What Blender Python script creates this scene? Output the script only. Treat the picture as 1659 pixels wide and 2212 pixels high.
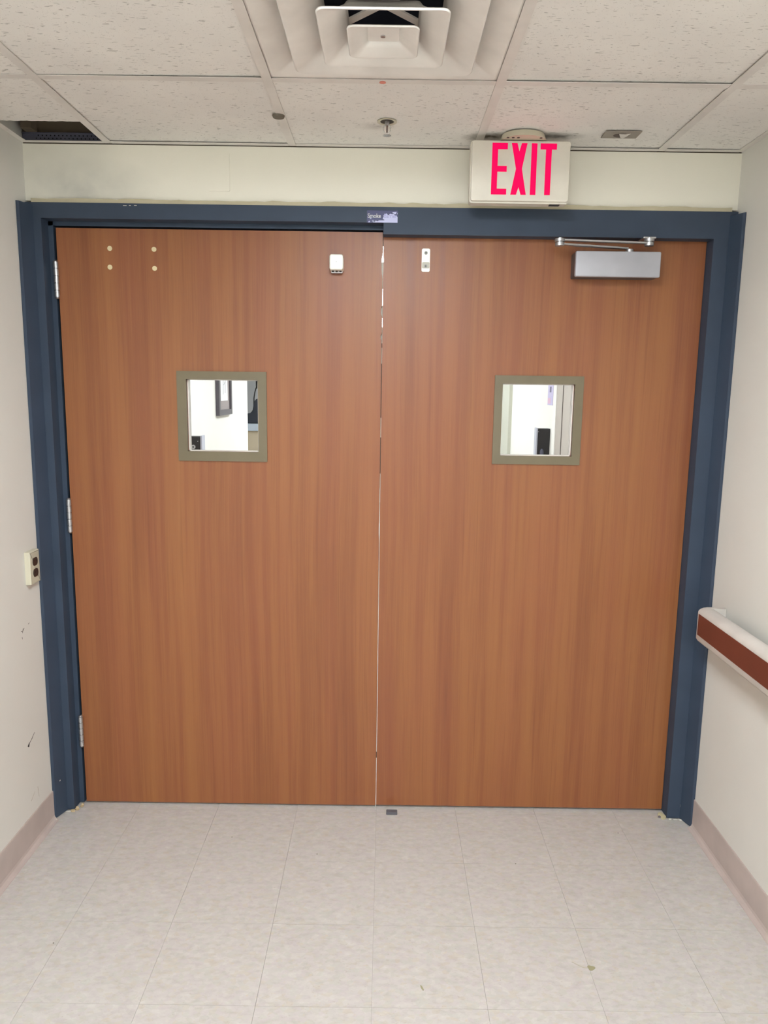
import bpy, bmesh, math, random
from mathutils import Vector, Matrix
for o in list(bpy.data.objects): bpy.data.objects.remove(o, do_unlink=True)
S = bpy.context.scene
C = S.collection
random.seed(7)
PI = math.pi
# ------------------------------------------------------------------ camera (fitted to the 1659x2212 frame)
CAM = Vector((-0.0173, -2.6307, 1.5966)); PITCH, YAW, ROLL = 0.1617, -0.0006, 0.0142
f = Vector((math.sin(YAW)*math.cos(PITCH), math.cos(YAW)*math.cos(PITCH), -math.sin(PITCH)))
r = Vector((math.cos(YAW), -math.sin(YAW), 0)); u = r.cross(f)
r2 = r*math.cos(ROLL)+u*math.sin(ROLL); u2 = -r*math.sin(ROLL)+u*math.cos(ROLL)
cd = bpy.data.cameras.new('camera'); cam = bpy.data.objects.new('camera', cd); C.objects.link(cam)
M = Matrix((r2, u2, -f)).transposed().to_4x4(); M.translation = CAM
cam.matrix_world = M
cd.sensor_fit = 'VERTICAL'; cd.sensor_height = 24.0; cd.sensor_width = 18.0
cd.lens = 1609.7*24.0/2212; cd.clip_start = 0.02
S.camera = cam
# ------------------------------------------------------------------ light
LENS_NEAR, LENS_MID, LENS_FAR, LENS_BEYOND = 28.0, 50.0, 40.0, 21.5
S.view_settings.view_transform = 'Standard'; S.view_settings.look = 'None'
S.view_settings.gamma = 1; S.view_settings.exposure = 0.0; S.view_settings.use_curve_mapping = False
w = bpy.data.worlds.new('world'); S.world = w; w.use_nodes = True
w.node_tree.nodes['Background'].inputs[0].default_value = (1, .97, .92, 1)
w.node_tree.nodes['Background'].inputs[1].default_value = .3
# ------------------------------------------------------------------ dimensions
WL, WR, H = -1.235, 1.151, 2.392
FACE, LEAF = -0.012, 0.040         # frame face plane, door leaf face plane
YB, YF = -8.2, 8.0
# ------------------------------------------------------------------ helpers
def lin(c):
    return tuple(((x/255)/12.92 if x/255 <= .04045 else ((x/255+.055)/1.055)**2.4) for x in c)+(1,)
def mat(name, col, rough=.5, metal=0, spec=.5, emit=None, es=0, lincol=False):
    m = bpy.data.materials.new(name); m.use_nodes = True
    b = m.node_tree.nodes['Principled BSDF']
    b.inputs['Base Color'].default_value = col if lincol else lin(col)
    b.inputs['Roughness'].default_value = rough; b.inputs['Metallic'].default_value = metal
    b.inputs['Specular IOR Level'].default_value = spec
    if emit is not None:
        b.inputs['Emission Color'].default_value = emit; b.inputs['Emission Strength'].default_value = es
    return m
class NT:
    def __init__(s, m): s.t = m.node_tree; s.n = s.t.nodes; s.b = s.n['Principled BSDF']
    def add(s, kind, **kw):
        n = s.n.new(kind)
        for k, v in kw.items(): setattr(n, k, v)
        return n
    def link(s, a, b): s.t.links.new(a, b)
    def math(s, op, a, b=None, clamp=False):
        n = s.add('ShaderNodeMath', operation=op); n.use_clamp = clamp
        for i, v in enumerate((a, b)):
            if v is None: continue
            if isinstance(v, (int, float)): n.inputs[i].default_value = v
            else: s.link(v, n.inputs[i])
        return n.outputs[0]
    def mapping(s, vec, scale=(1,1,1), loc=(0,0,0)):
        n = s.add('ShaderNodeMapping'); s.link(vec, n.inputs[0])
        n.inputs['Scale'].default_value = scale; n.inputs['Location'].default_value = loc
        return n.outputs[0]
    def noise(s, vec, scale, detail=3, rough=.5, dist=0):
        n = s.add('ShaderNodeTexNoise'); s.link(vec, n.inputs['Vector'])
        n.inputs['Scale'].default_value = scale; n.inputs['Detail'].default_value = detail
        n.inputs['Roughness'].default_value = rough; n.inputs['Distortion'].default_value = dist
        return n
    def ramp(s, fac, stops):
        n = s.add('ShaderNodeValToRGB'); s.link(fac, n.inputs[0]); e = n.color_ramp.elements
        while len(e) < len(stops): e.new(.5)
        for el, (p, c) in zip(e, stops): el.position = p; el.color = c if len(c) == 4 else c+(1,)
        return n.outputs[0]
    def mix(s, fac, a, b, mode='MIX'):
        n = s.add('ShaderNodeMix', data_type='RGBA', blend_type=mode)
        for sock, v in ((n.inputs[0], fac), (n.inputs[6], a), (n.inputs[7], b)):
            if isinstance(v, (int, float, tuple)): sock.default_value = v
            else: s.link(v, sock)
        return n.outputs[2]
    def bump(s, h, strength=.2, dist=.001):
        n = s.add('ShaderNodeBump'); n.inputs['Strength'].default_value = strength
        n.inputs['Distance'].default_value = dist; s.link(h, n.inputs['Height']); s.link(n.outputs[0], s.b.inputs['Normal'])
def pos_rand(nt, amount=7.0):
    g = nt.add('ShaderNodeNewGeometry'); oi = nt.add('ShaderNodeObjectInfo')
    v = nt.add('ShaderNodeVectorMath', operation='MULTIPLY_ADD')
    cx = nt.add('ShaderNodeCombineXYZ')
    for i, k in enumerate((1.0, 3.7, 2.3)): nt.link(nt.math('MULTIPLY', oi.outputs['Random'], k*amount), cx.inputs[i])
    nt.link(g.outputs['Position'], v.inputs[0]); v.inputs[1].default_value = (1,1,1); nt.link(cx.outputs[0], v.inputs[2])
    return v.outputs[0], g.outputs['Position'], oi.outputs['Random']

def box(bm, x0, x1, y0, y1, z0, z1):
    g = bmesh.ops.create_cube(bm, size=1)['verts']
    bmesh.ops.scale(bm, vec=(abs(x1-x0), abs(y1-y0), abs(z1-z0)), verts=g)
    bmesh.ops.translate(bm, vec=((x0+x1)/2, (y0+y1)/2, (z0+z1)/2), verts=g)
    return g
def bxm(*a, bevel=0, seg=2):
    bm = bmesh.new(); box(bm, *a)
    if bevel: bmesh.ops.bevel(bm, geom=bm.edges[:], offset=bevel, segments=seg, affect='EDGES', profile=.5)
    return bm
def cyl(bm, c, rad, h, axis='z', seg=24, r2=None):
    g = bmesh.ops.create_cone(bm, cap_ends=True, segments=seg, radius1=rad, radius2=rad if r2 is None else r2, depth=h)['verts']
    R = {'z': Matrix(), 'y': Matrix.Rotation(PI/2, 4, 'X'), 'x': Matrix.Rotation(PI/2, 4, 'Y')}[axis]
    bmesh.ops.transform(bm, matrix=Matrix.Translation(c) @ R, verts=g)
    return g
def prism(bm, pts, to3, d0, d1):
    """closed polygon pts (a,b) extruded from d0 to d1; to3(a,b,d) -> xyz"""
    A = [bm.verts.new(to3(a, b, d0)) for a, b in pts]; B = [bm.verts.new(to3(a, b, d1)) for a, b in pts]
    n = len(pts)
    bm.faces.new(A); bm.faces.new(B[::-1])
    for i in range(n): bm.faces.new((A[i], B[i], B[(i+1) % n], A[(i+1) % n]))
    bmesh.ops.recalc_face_normals(bm, faces=bm.faces[:])
def tube(bm, pts, rad, seg=8):
    rings = []
    for i, p in enumerate(pts):
        p = Vector(p); a = Vector(pts[max(i-1, 0)]); b = Vector(pts[min(i+1, len(pts)-1)])
        t = (b-a).normalized(); s = t.cross(Vector((0, 0, 1)))
        if s.length < .01: s = t.cross(Vector((0, 1, 0)))
        s.normalize(); q = s.cross(t)
        rings.append([bm.verts.new(p+(s*math.cos(2*PI*k/seg)+q*math.sin(2*PI*k/seg))*rad) for k in range(seg)])
    for A, B in zip(rings, rings[1:]):
        for k in range(seg): bm.faces.new((A[k], A[(k+1) % seg], B[(k+1) % seg], B[k]))
    bm.faces.new(rings[0][::-1]); bm.faces.new(rings[-1])
    bmesh.ops.recalc_face_normals(bm, faces=bm.faces[:])
def obj(name, bm, m, parent=None, smooth=False, label=None):
    me = bpy.data.meshes.new(name); bm.to_mesh(me); bm.free()
    if smooth:
        for p in me.polygons: p.use_smooth = True
        try: me.set_sharp_from_angle(angle=math.radians(smooth if smooth is not True else 35))
        except Exception: pass
    o = bpy.data.objects.new(name, me); C.objects.link(o)
    if m: me.materials.append(m)
    if parent is not None:
        o.parent = parent
        if parent.type == 'EMPTY': o.matrix_parent_inverse = Matrix.Translation(-parent.location)
    if label: o['label'] = label
    return o
def thing(name, loc, label, cat, group=None):
    o = bpy.data.objects.new(name, None); o.location = loc; C.objects.link(o); o.empty_display_size = .05
    o['label'] = label; o['category'] = cat
    if group: o['group'] = group
    return o
def tag(o, label, cat, group=None):
    o['label'] = label; o['category'] = cat
    if group: o['group'] = group
    return o
def struct(name, bm, m, label=None, smooth=False):
    o = obj(name, bm, m, smooth=smooth); o['kind'] = 'structure'
    if label: o['label'] = label
    return o
def rrect(x0, x1, z0, z1, rad, n=5):
    P = []
    for cx, cz, a0 in ((x1-rad, z1-rad, 0), (x0+rad, z1-rad, 90), (x0+rad, z0+rad, 180), (x1-rad, z0+rad, 270)):
        for k in range(n+1):
            a = math.radians(a0+90*k/n); P.append((cx+rad*math.cos(a), cz+rad*math.sin(a)))
    return P
XZ = lambda a, b, d: (a, d, b)      # polygon in x,z, extruded along y
YZ = lambda a, b, d: (d, a, b)
XY = lambda a, b, d: (a, b, d)
# ------------------------------------------------------------------ materials
def m_wall(name, col, smudge=None):
    m = mat(name, col, .55); nt = NT(m); g = nt.add('ShaderNodeNewGeometry'); P = g.outputs['Position']
    n = nt.noise(P, 3.0, 3); c = nt.ramp(n.outputs[0], [(.3, lin([x*.985 for x in col])), (.7, lin(col))])
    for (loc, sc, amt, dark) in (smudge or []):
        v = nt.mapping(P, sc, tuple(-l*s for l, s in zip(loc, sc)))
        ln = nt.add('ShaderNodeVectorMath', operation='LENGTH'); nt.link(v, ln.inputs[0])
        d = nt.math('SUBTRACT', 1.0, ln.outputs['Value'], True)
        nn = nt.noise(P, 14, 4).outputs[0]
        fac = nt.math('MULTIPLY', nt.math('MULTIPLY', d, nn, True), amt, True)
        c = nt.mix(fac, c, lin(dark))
    nt.link(c, nt.b.inputs['Base Color'])
    n2 = nt.noise(P, 260, 2); nt.bump(n2.outputs[0], .12, .001)
    return m
WALL = m_wall('wall_paint', (221, 218, 210))
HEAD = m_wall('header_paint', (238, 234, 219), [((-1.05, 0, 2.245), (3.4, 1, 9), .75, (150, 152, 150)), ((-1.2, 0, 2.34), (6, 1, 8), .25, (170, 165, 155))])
FARW = m_wall('bright_wall_paint', (232, 230, 222))
GREYG = m_wall('grey_green_paint', (196, 196, 180))
def m_wood(seed):
    m = mat('wood_laminate', (160, 100, 70), .38); nt = NT(m)
    g = nt.add('ShaderNodeNewGeometry'); P = g.outputs['Position']
    w1 = nt.noise(nt.mapping(P, (1, 1, .35), (seed, 0, seed)), 1.6, 2)
    off = nt.add('ShaderNodeVectorMath', operation='MULTIPLY_ADD'); nt.link(w1.outputs['Color'], off.inputs[0])
    off.inputs[1].default_value = (.045, 0, 0); nt.link(P, off.inputs[2]); Q = off.outputs[0]
    big = nt.noise(nt.mapping(Q, (13, 0, .38), (seed*3, 0, seed)), 1.0, 2, .5)
    mid = nt.noise(nt.mapping(Q, (38, 0, .75), (seed*5, 0, seed)), 1.0, 3, .55)
    fine = nt.noise(nt.mapping(Q, (230, 0, 5), (seed, 0, 0)), 1.0, 2, .6)
    h = nt.math('ADD', nt.math('ADD', nt.math('MULTIPLY', big.outputs[0], .40), nt.math('MULTIPLY', mid.outputs[0], .42)), nt.math('MULTIPLY', fine.outputs[0], .18))
    c = nt.ramp(h, [(.34, lin((156, 93, 65))), (.45, lin((166, 104, 72))), (.53, lin((177, 115, 78))), (.66, lin((184, 123, 83)))])
    hue = nt.noise(nt.mapping(Q, (7, 0, .9), (seed*2, 0, 4)), 1.0, 2)
    c = nt.mix(nt.ramp(hue.outputs[0], [(.42, (0,0,0)), (.62, (1,1,1))]), c, nt.mix(.25, c, lin((172, 98, 82))))
    strk = nt.noise(nt.mapping(Q, (75, 0, 1.4), (seed, 0, 9)), 1.0, 2, .5)
    c = nt.mix(nt.math('MULTIPLY', nt.ramp(strk.outputs[0], [(.60, (0,0,0)), (.70, (1,1,1))]), .28), c, lin((136, 80, 56)))
    c = nt.mix(1.0, c, (.63, .585, .43, 1), 'MULTIPLY')
    nt.link(c, nt.b.inputs['Base Color'])
    nt.link(nt.math('ADD', nt.math('MULTIPLY', mid.outputs[0], .12), .34), nt.b.inputs['Roughness'])
    return m
WOOD1, WOOD2 = m_wood(1.3), m_wood(4.1)
def m_paint(name, col, rough=.4, chips=False):
    m = mat(name, col, rough); nt = NT(m); g = nt.add('ShaderNodeNewGeometry'); P = g.outputs['Position']
    n = nt.noise(P, 9, 4)
    c = nt.ramp(n.outputs[0], [(.3, lin([x*.96 for x in col])), (.7, lin([min(255, x*1.03) for x in col]))])
    nt.link(c, nt.b.inputs['Base Color']); nt.bump(nt.noise(P, 420, 2).outputs[0], .1, .0006)
    return m
FRAME = m_paint('slate_blue_frame_paint', (55, 67, 84), .55)
NT(FRAME).b.inputs['Specular IOR Level'].default_value = .35
VISION = m_paint('olive_bronze_paint', (110, 99, 76), .45)
CAULK = m_paint('old_caulk', (186, 177, 150), .7)
BASE = m_paint('taupe_vinyl', (188, 173, 166), .45)
RAILW = m_paint('ivory_vinyl', (202, 195, 187), .42)
RAILR = m_paint('red_brown_vinyl', (108, 52, 38), .5)
IVORY = m_paint('ivory_plastic', (200, 194, 172), .4)
SIGNW = m_paint('sign_white', (224, 218, 204), .5)
GRID = m_paint('white_grid_metal', (224, 218, 211), .45)
DIFF = m_paint('diffuser_white', (236, 231, 224), .45)
CREAM = mat('cream_plug', (222, 206, 164), .5)
PLATED = mat('plated_metal', (238, 236, 226), .5, .3)
SCREWG = mat('screw_grey', (150, 148, 142), .6, .3)
DIPG = mat('dip_shade_grey', (176, 172, 160), .55, .3)
CLOSER_SHADE = mat('closer_shaded_back', (92, 80, 76), .6)  # dark colour stands in for shade on the closer's sides
CHROME = mat('brushed_chrome', (225, 225, 225), .28, 1.0)
SATIN = mat('satin_steel', (190, 190, 192), .38, .9)
ALU = m_paint('aluminium_enamel', (176, 176, 182), .45)
NT(ALU).b.inputs['Metallic'].default_value = .25
DARK = mat('dark_plastic', (34, 32, 33), .5)
SOCK = mat('brown_socket', (58, 42, 36), .45)
BLACK = mat('near_black', (14, 15, 20), .7)
PLENUM = m_paint('plenum_brown', (100, 88, 72), .9)
STEEL = m_paint('galvanised_channel', (84, 84, 98), .6)
DARKHOLE = mat('hole_black', (10, 10, 16), .9)
RED = mat('exit_red', (90, 4, 22), .6, spec=.1, emit=(1.0, .0, .11, 1), es=.92)
LENS = {}
def lens_mat(k, s):
    if k not in LENS: LENS[k] = mat('lens_'+k, (240, 240, 240), .5, emit=(.93, 1.0, 1.055, 1), es=s)
    return LENS[k]
GLASS = bpy.data.materials.new('pane_glass'); GLASS.use_nodes = True
nt = NT(GLASS); nt.b.inputs['Base Color'].default_value = (1, 1, 1, 1); nt.b.inputs['Roughness'].default_value = 0
nt.b.inputs['Transmission Weight'].default_value = 1; nt.b.inputs['IOR'].default_value = 1.05
nt.b.inputs['Specular IOR Level'].default_value = .5
# ceiling tile
def m_ctile():
    m = mat('mineral_fibre_tile', (216, 209, 199), .85); nt = NT(m)
    V, P, R = pos_rand(nt)
    base = nt.ramp(nt.noise(V, 5, 3).outputs[0], [(.3, lin((230, 226, 220))), (.7, lin((238, 234, 227)))])
    # long fissures running across the corridor
    v = nt.mapping(V, (52, 175, 1)); n = nt.noise(v, 1.0, 2, .5, .6)
    dens = nt.noise(V, 2.4, 2).outputs[0]
    fis = nt.ramp(nt.math('ADD', n.outputs[0], nt.math('MULTIPLY', dens, .12)), [(.70, (0,0,0)), (.745, (1,1,1))])
    vo = nt.add('ShaderNodeTexVoronoi'); nt.link(nt.mapping(V, (150, 210, 1)), vo.inputs['Vector']); vo.inputs['Scale'].default_value = 1.0
    pin = nt.ramp(nt.math('ADD', vo.outputs['Distance'], nt.math('MULTIPLY', nt.noise(V, 90, 1).outputs[0], .25)), [(.21, (1,1,1)), (.29, (0,0,0))])
    fac = nt.math('MAXIMUM', nt.math('MULTIPLY', fis, .5), nt.math('MULTIPLY', pin, .42))
    c = nt.mix(fac, base, lin((112, 104, 94)))
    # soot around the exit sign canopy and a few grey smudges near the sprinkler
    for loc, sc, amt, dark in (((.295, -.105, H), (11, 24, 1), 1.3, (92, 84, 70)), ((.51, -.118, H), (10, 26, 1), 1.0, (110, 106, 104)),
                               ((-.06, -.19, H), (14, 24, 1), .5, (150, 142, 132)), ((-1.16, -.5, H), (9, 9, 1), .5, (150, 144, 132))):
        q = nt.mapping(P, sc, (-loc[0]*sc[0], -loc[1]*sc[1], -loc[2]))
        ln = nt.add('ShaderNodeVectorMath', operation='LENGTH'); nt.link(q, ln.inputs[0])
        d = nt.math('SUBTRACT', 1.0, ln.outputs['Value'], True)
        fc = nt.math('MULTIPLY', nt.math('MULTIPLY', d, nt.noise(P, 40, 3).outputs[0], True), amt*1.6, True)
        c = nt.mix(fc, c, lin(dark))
    nt.link(c, nt.b.inputs['Base Color']); nt.bump(nt.math('SUBTRACT', 1.0, fac), .35, .0015)
    return m
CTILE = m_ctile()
# vinyl floor tile
def m_ftile(joints=False):
    m = mat('speckled_vinyl_tile', (206, 198, 190), .34); nt = NT(m)
    V, P, R = pos_rand(nt, 11.0)
    n1 = nt.noise(nt.mapping(V, (34, 58, 1)), 1.0, 4, .6).outputs[0]
    c = nt.ramp(n1, [(.32, lin((171, 163, 156))), (.47, lin((184, 177, 172))), (.60, lin((189, 183, 176))), (.72, lin((198, 194, 188)))])
    vo = nt.add('ShaderNodeTexVoronoi'); nt.link(nt.mapping(V, (60, 85, 1)), vo.inputs['Vector']); vo.inputs['Scale'].default_value = 1.0
    sep = nt.add('ShaderNodeSeparateColor'); nt.link(vo.outputs['Color'], sep.inputs[0])
    tint = nt.ramp(sep.outputs[0], [(.0, lin((196, 184, 165))), (.25, lin((187, 188, 177))), (.55, lin((194, 184, 185))), (.85, lin((202, 197, 190)))])
    c = nt.mix(.42, c, tint)
    fl = nt.noise(nt.mapping(V, (95, 170, 1)), 1.0, 2, .5, .5).outputs[0]
    c = nt.mix(nt.math('MULTIPLY', nt.ramp(fl, [(.66, (0,0,0)), (.73, (1,1,1))]), .45), c, lin((168, 156, 142)))
    fl2 = nt.noise(nt.mapping(V, (80, 120, 1), (5, 5, 0)), 1.0, 2, .5, .5).outputs[0]
    c = nt.mix(nt.math('MULTIPLY', nt.ramp(fl2, [(.66, (0,0,0)), (.73, (1,1,1))]), .5), c, lin((196, 180, 150)))
    if joints:
        sp = nt.add('ShaderNodeSeparateXYZ'); nt.link(P, sp.inputs[0])
        L = []
        for s, o in ((0, .0326), (1, .6077)):
            t = nt.math('PINGPONG', nt.math('ADD', sp.outputs[s], o+.3048*40), .1524)
            L.append(nt.math('LESS_THAN', t, .0007))
        c = nt.mix(nt.math('MULTIPLY', nt.math('MAXIMUM', L[0], L[1]), .6), c, lin((120, 112, 104)))
    nt.link(c, nt.b.inputs['Base Color'])
    nt.link(nt.math('ADD', nt.math('MULTIPLY', n1, .12), .28), nt.b.inputs['Roughness'])
    nt.bump(nt.noise(V, 7, 2).outputs[0], .04, .002)
    return m
FTILE, FSLAB = m_ftile(), m_ftile(True)
SUB = mat('joint_grey', (138, 130, 122), .8)
# ------------------------------------------------------------------ floor
fl = struct('floor', bxm(WL, WR, -3.66, .14, -.06, -.0035), SUB, 'beige speckled vinyl tile corridor floor')
T = .3048; X0, Y0 = -.0326, -.6077; gap = .0003
cols = [X0+T*k for k in range(-4, 5)]
xs = [WL]+[x for x in cols if WL+.01 < x < WR-.01]+[WR]
ys = [-3.6557+T*k for k in range(0, 13)]; ys = [y for y in ys if y < .12]+[.14]
for i in range(len(xs)-1):
    for j in range(len(ys)-1):
        dz = random.uniform(0, .00025)
        bm = bxm(xs[i]+gap, xs[i+1]-gap, ys[j]+gap, ys[j+1]-gap, -.0034, -dz)
        obj('floor_tile', bm, FTILE, fl)
struct('floor', bxm(WL, WR, YB, -3.66, -.06, 0), FSLAB)
struct('floor', bxm(-3.2, WR, .14, YF, -.06, 0), FSLAB)
# small marks on the floor
def blot(name, pts, z, m, parent, th=.0006):
    bm = bmesh.new(); prism(bm, pts, XY, z, z+th); return obj(name, bm, m, parent)
STAIN = mat('olive_stain', (150, 144, 112), .6)
P = []
for k in range(14):
    a = 2*PI*k/14; rr = 1+.18*math.sin(3*a+1)
    P.append((.583+.0105*rr*math.cos(a), -.765+.009*rr*math.sin(a)))
blot('stain', P, 0, STAIN, fl)
bm = bmesh.new(); prism(bm, [(.535, -.742), (.548, -.752), (.562, -.762), (.574, -.764), (.574, -.7665), (.561, -.765), (.547, -.755), (.533, -.744)], XY, 0, .0004); obj('stain', bm, mat('faint_stain', (184, 176, 158), .6), fl)
blot('stain', [(.098, -.835), (.103, -.838), (.108, -.852), (.105, -.854), (.1, -.845)], 0, STAIN, fl)
SPECK = mat('dark_speck', (120, 112, 100), .7)
for x, y in ((-.235, -.262), (-.96, -.70), (-.55, -.17), (.45, -.30), (.86, -.11)):
    bm = bmesh.new(); cyl(bm, (x, y, .0003), .0022, .0006, seg=8); obj('speck', bm, SPECK, fl)
# ------------------------------------------------------------------ walls
TOP = 2.80
wl = struct('wall_left', bxm(WL-.12, WL, YB, .14, -.06, TOP), WALL, 'painted corridor side wall with scuffs')
wr = struct('wall_right', bxm(WR, WR+.12, YB, .14, -.06, TOP), WALL, 'painted corridor side wall with a crash rail')
struct('wall_front', bxm(WL-.12, WR+.12, YB-.12, YB, -.06, TOP), WALL)
wb = struct('wall_back', bxm(WL, WR, 0, .14, 2.208, H-.0042), HEAD, 'cream wall strip above the double doors')
struct('wall_back', bxm(WL, WR, .006, .14, H-.0042, TOP), PLENUM, 'bare wall above the ceiling tiles')  # recessed brown lower edge added as a shadow line below the wall angle
# painted-over cover plate on the header
bm = bmesh.new(); prism(bm, rrect(-.620, -.549, 2.246, 2.368, .004), XZ, -.0032, .001)
obj('cover_plate', bm, HEAD, wb)
# scuffs
SC = mat('scuff_dark', (96, 86, 78), .8); SC2 = mat('scuff_black', (44, 36, 34), .8); SC3 = mat('scuff_faint', (178, 166, 152), .8)
def scuff(pts, m, wdt, par, x, sgn=1):
    bm = bmesh.new()
    for (a, b) in zip(pts, pts[1:]):
        d = Vector((b[0]-a[0], b[1]-a[1])); n = Vector((-d.y, d.x)).normalized()*wdt
        q = [(a[0]+n.x, a[1]+n.y), (a[0]-n.x, a[1]-n.y), (b[0]-n.x*.5, b[1]-n.y*.5), (b[0]+n.x*.5, b[1]+n.y*.5)]
        prism(bm, q, YZ, x, x+sgn*.0004)
    obj('scuff', bm, m, par)
scuff([(-.222, .778), (-.212, .776), (-.2, .783)], SC, .0016, wl, WL)
scuff([(-.214, .770), (-.207, .785)], SC, .0013, wl, WL)
scuff([(-.17, .788), (-.163, .790)], SC, .0013, wl, WL)
scuff([(-.218, .757), (-.217, .749)], SC, .0012, wl, WL)
scuff([(-.228, .366), (-.219, .374), (-.222, .362)], SC2, .0035, wl, WL)
scuff([(-.219, .373), (-.200, .380), (-.176, .395)], SC2, .0016, wl, WL)
scuff([(-.178, .19), (-.173, .15)], SC3, .001, wl, WL)
scuff([(-.23, .165), (-.20, .185)], SC3, .001, wl, WL)
# ------------------------------------------------------------------ baseboards (vinyl cove)
def cove(name, xw, s, y0, y1):
    prof = [(0, 0), (0, .114), (.0035, .115), (.0045, .112), (.0045, .018), (.007, .010), (.013, .004), (.020, .0025), (.021, 0)]
    bm = bmesh.new(); prism(bm, [(xw+s*a, b) for a, b in prof], lambda a, b, d: (a, d, b), y0, y1)
    return struct(name, bm, BASE, 'taupe vinyl cove base')
cove('baseboard_left', WL, 1, YB, -.074); cove('baseboard_right', WR, -1, YB, -.070)
# ------------------------------------------------------------------ door frame
ZT, ZL, ZR = 2.201, 2.151, 2.114       # head top, left head lip, right head bottom
XJL, XJR, XM = -1.182, 1.075, -.034
bm = bmesh.new()
box(bm, WL+.001, WR-.001, FACE, .130, ZL, ZT)                        # head
box(bm, XM, XJR, FACE, LEAF-.002, ZR, ZL)                          # deeper right head
box(bm, XM, XJR, LEAF+.052, .130, 2.100, ZL)  # added strip hidden behind the right leaf, blocks light leaking over it
box(bm, XJL, XM, LEAF, .130, 2.1375, ZL)                             # stop over the left leaf
box(bm, XJL, XM, LEAF+.052, .130, 2.100, ZL)  # added strip hidden behind the left leaf, blocks light leaking over it
tr = struct('trim_1', bm, FRAME, 'slate blue steel double door frame')
bm = bmesh.new(); box(bm, WL+.001, XJL, FACE, .130, .004, ZL); box(bm, XJL, XJL+.0165, LEAF, .130, .004, ZL); box(bm, XJL, XJL+.045, LEAF+.052, .130, .004, ZL)  # last box: added hidden strip blocking light beside the left leaf
obj('jamb', bm, FRAME, tr)
bm = bmesh.new(); box(bm, XJR, WR-.001, FACE, .130, .004, ZL); box(bm, XJR-.020, XJR, LEAF+.052, .130, .004, ZL)  # last box: added hidden strip blocking light beside the right leaf
obj('jamb', bm, FRAME, tr)
for s, xw, yo in ((1, WL, -.074), (-1, WR, -.070)):
    bm = bmesh.new(); prism(bm, [(xw+s*.0008, yo), (xw+s*.004, yo), (xw+s*.009, yo+.006), (xw+s*.027, FACE-.001), (xw+s*.0008, FACE-.001)], XY, .003, ZT-(.009 if s > 0 else .014))
    obj('corner_trim', bm, FRAME, tr)
# caulk bead along the top of the frame, uneven
bm = bmesh.new(); N = 90; up = []; 
for k in range(N+1):
    x = WL+.022+(WR-WL-.044)*k/N; up.append((x, ZT+.013+random.uniform(-.0018, .0022)))
prism(bm, [(WL+.022, ZT+.0005)]+up+[(WR-.022, ZT+.0005)], XZ, -.0105, .0)
obj('caulk_bead', bm, CAULK, tr)
# paint chips and crumbs
CHIP = mat('pale_chip', (205, 200, 190), .7); TAN = mat('tan_crumb', (190, 168, 132), .8)
for x, z, a in ((-.905, 2.193, .012), (-.885, 2.1935, .006), (-.868, 2.194, .009)):
    obj('paint_chip', bxm(x, x+a, FACE-.0006, FACE, z, z+.0018), CHIP, tr)
obj('paint_chip', bxm(1.124, 1.131, FACE-.0006, FACE, .05, .06), CHIP, tr)
obj('paint_chip', bxm(-1.2108, -1.2095, -.06, -.055, .145, .149), CHIP, tr)
def crumb(x, y, sz, m, par, zz=None):
    bm = bmesh.new(); g = bmesh.ops.create_icosphere(bm, subdivisions=1, radius=1)['verts']
    for v in g: v.co = Vector((v.co.x*sz[0], v.co.y*sz[1], v.co.z*sz[2]))*random.uniform(.75, 1.2)
    bmesh.ops.translate(bm, vec=(x, y, sz[2]*.7), verts=g); obj('crumb', bm, m, par)
for x, y, s in ((-1.185, -.020, (.010, .008, .005)), (-1.172, -.010, (.009, .007, .008)), (-1.163, .012, (.008, .007, .009)), (-1.178, .002, (.007, .006, .006)), (-1.165, .026, (.005, .005, .005))):
    crumb(x, y, s, TAN, tr)
crumb(-1.222, -.084, (.006, .006, .005), CHIP, tr); crumb(-1.200, -.024, (.012, .005, .0035), CHIP, tr)
for x, y, s in ((1.085, -.018, (.008, .005, .004)), (1.105, -.019, (.012, .004, .003)), (1.125, -.02, (.010, .005, .003))): crumb(x, y, s, CHIP, tr)
bm = bmesh.new(); prism(bm, [(1.048, .008), (1.060, .016), (1.072, -.012), (1.058, -.020)], XY, .0, .012); obj('crumb', bm, mat('beige_chunk', (196, 186, 150), .8), tr)
crumb(1.050, -.006, (.007, .006, .006), mat('grey_chunk', (108, 100, 104), .8), tr)
# ------------------------------------------------------------------ door leaves
def leaf(name, x0, x1, z0, z1, wx0, wx1, wz0, wz1, m, notch, side, label):
    bm = bmesh.new(); y0, y1 = LEAF, LEAF+.0445
    # four slabs around the window opening, split at the meeting edge by the notches
    if side == 'R': edge = x1
    else: edge = x0
    s = 1 if side == 'R' else -1
    prof = [(edge, z0)]
    for (a, b, d) in notch:
        k = [(edge, a-.002)]+[(edge-s*d*math.sin(PI*t/8)**.45, a+(b-a)*t/8) for t in range(1, 8)]+[(edge, b+.002)]
        prof += k
    prof += [(edge, z1)]
    inner = wx1 if side == 'R' else wx0
    poly = prof+[(inner, z1), (inner, z0)]
    prism(bm, poly, XZ, y0, y1)
    if side == 'R':
        box(bm, x0, wx0, y0, y1, z0, z1)
    else:
        box(bm, wx1, x1, y0, y1, z0, z1)
    box(bm, wx0, wx1, y0, y1, z0, wz0); box(bm, wx0, wx1, y0, y1, wz1, z1)
    bmesh.ops.remove_doubles(bm, verts=bm.verts[:], dist=.00001)
    d = struct(name, bm, m, label)
    return d
nt_ = [(.0+1.060, 1.125, .0012), (1.772, 1.790, .0035), (1.853, 1.885, .0035), (1.985, 2.062, .0035)]  # edge notches added to widen the light blobs in the meeting gap
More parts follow.
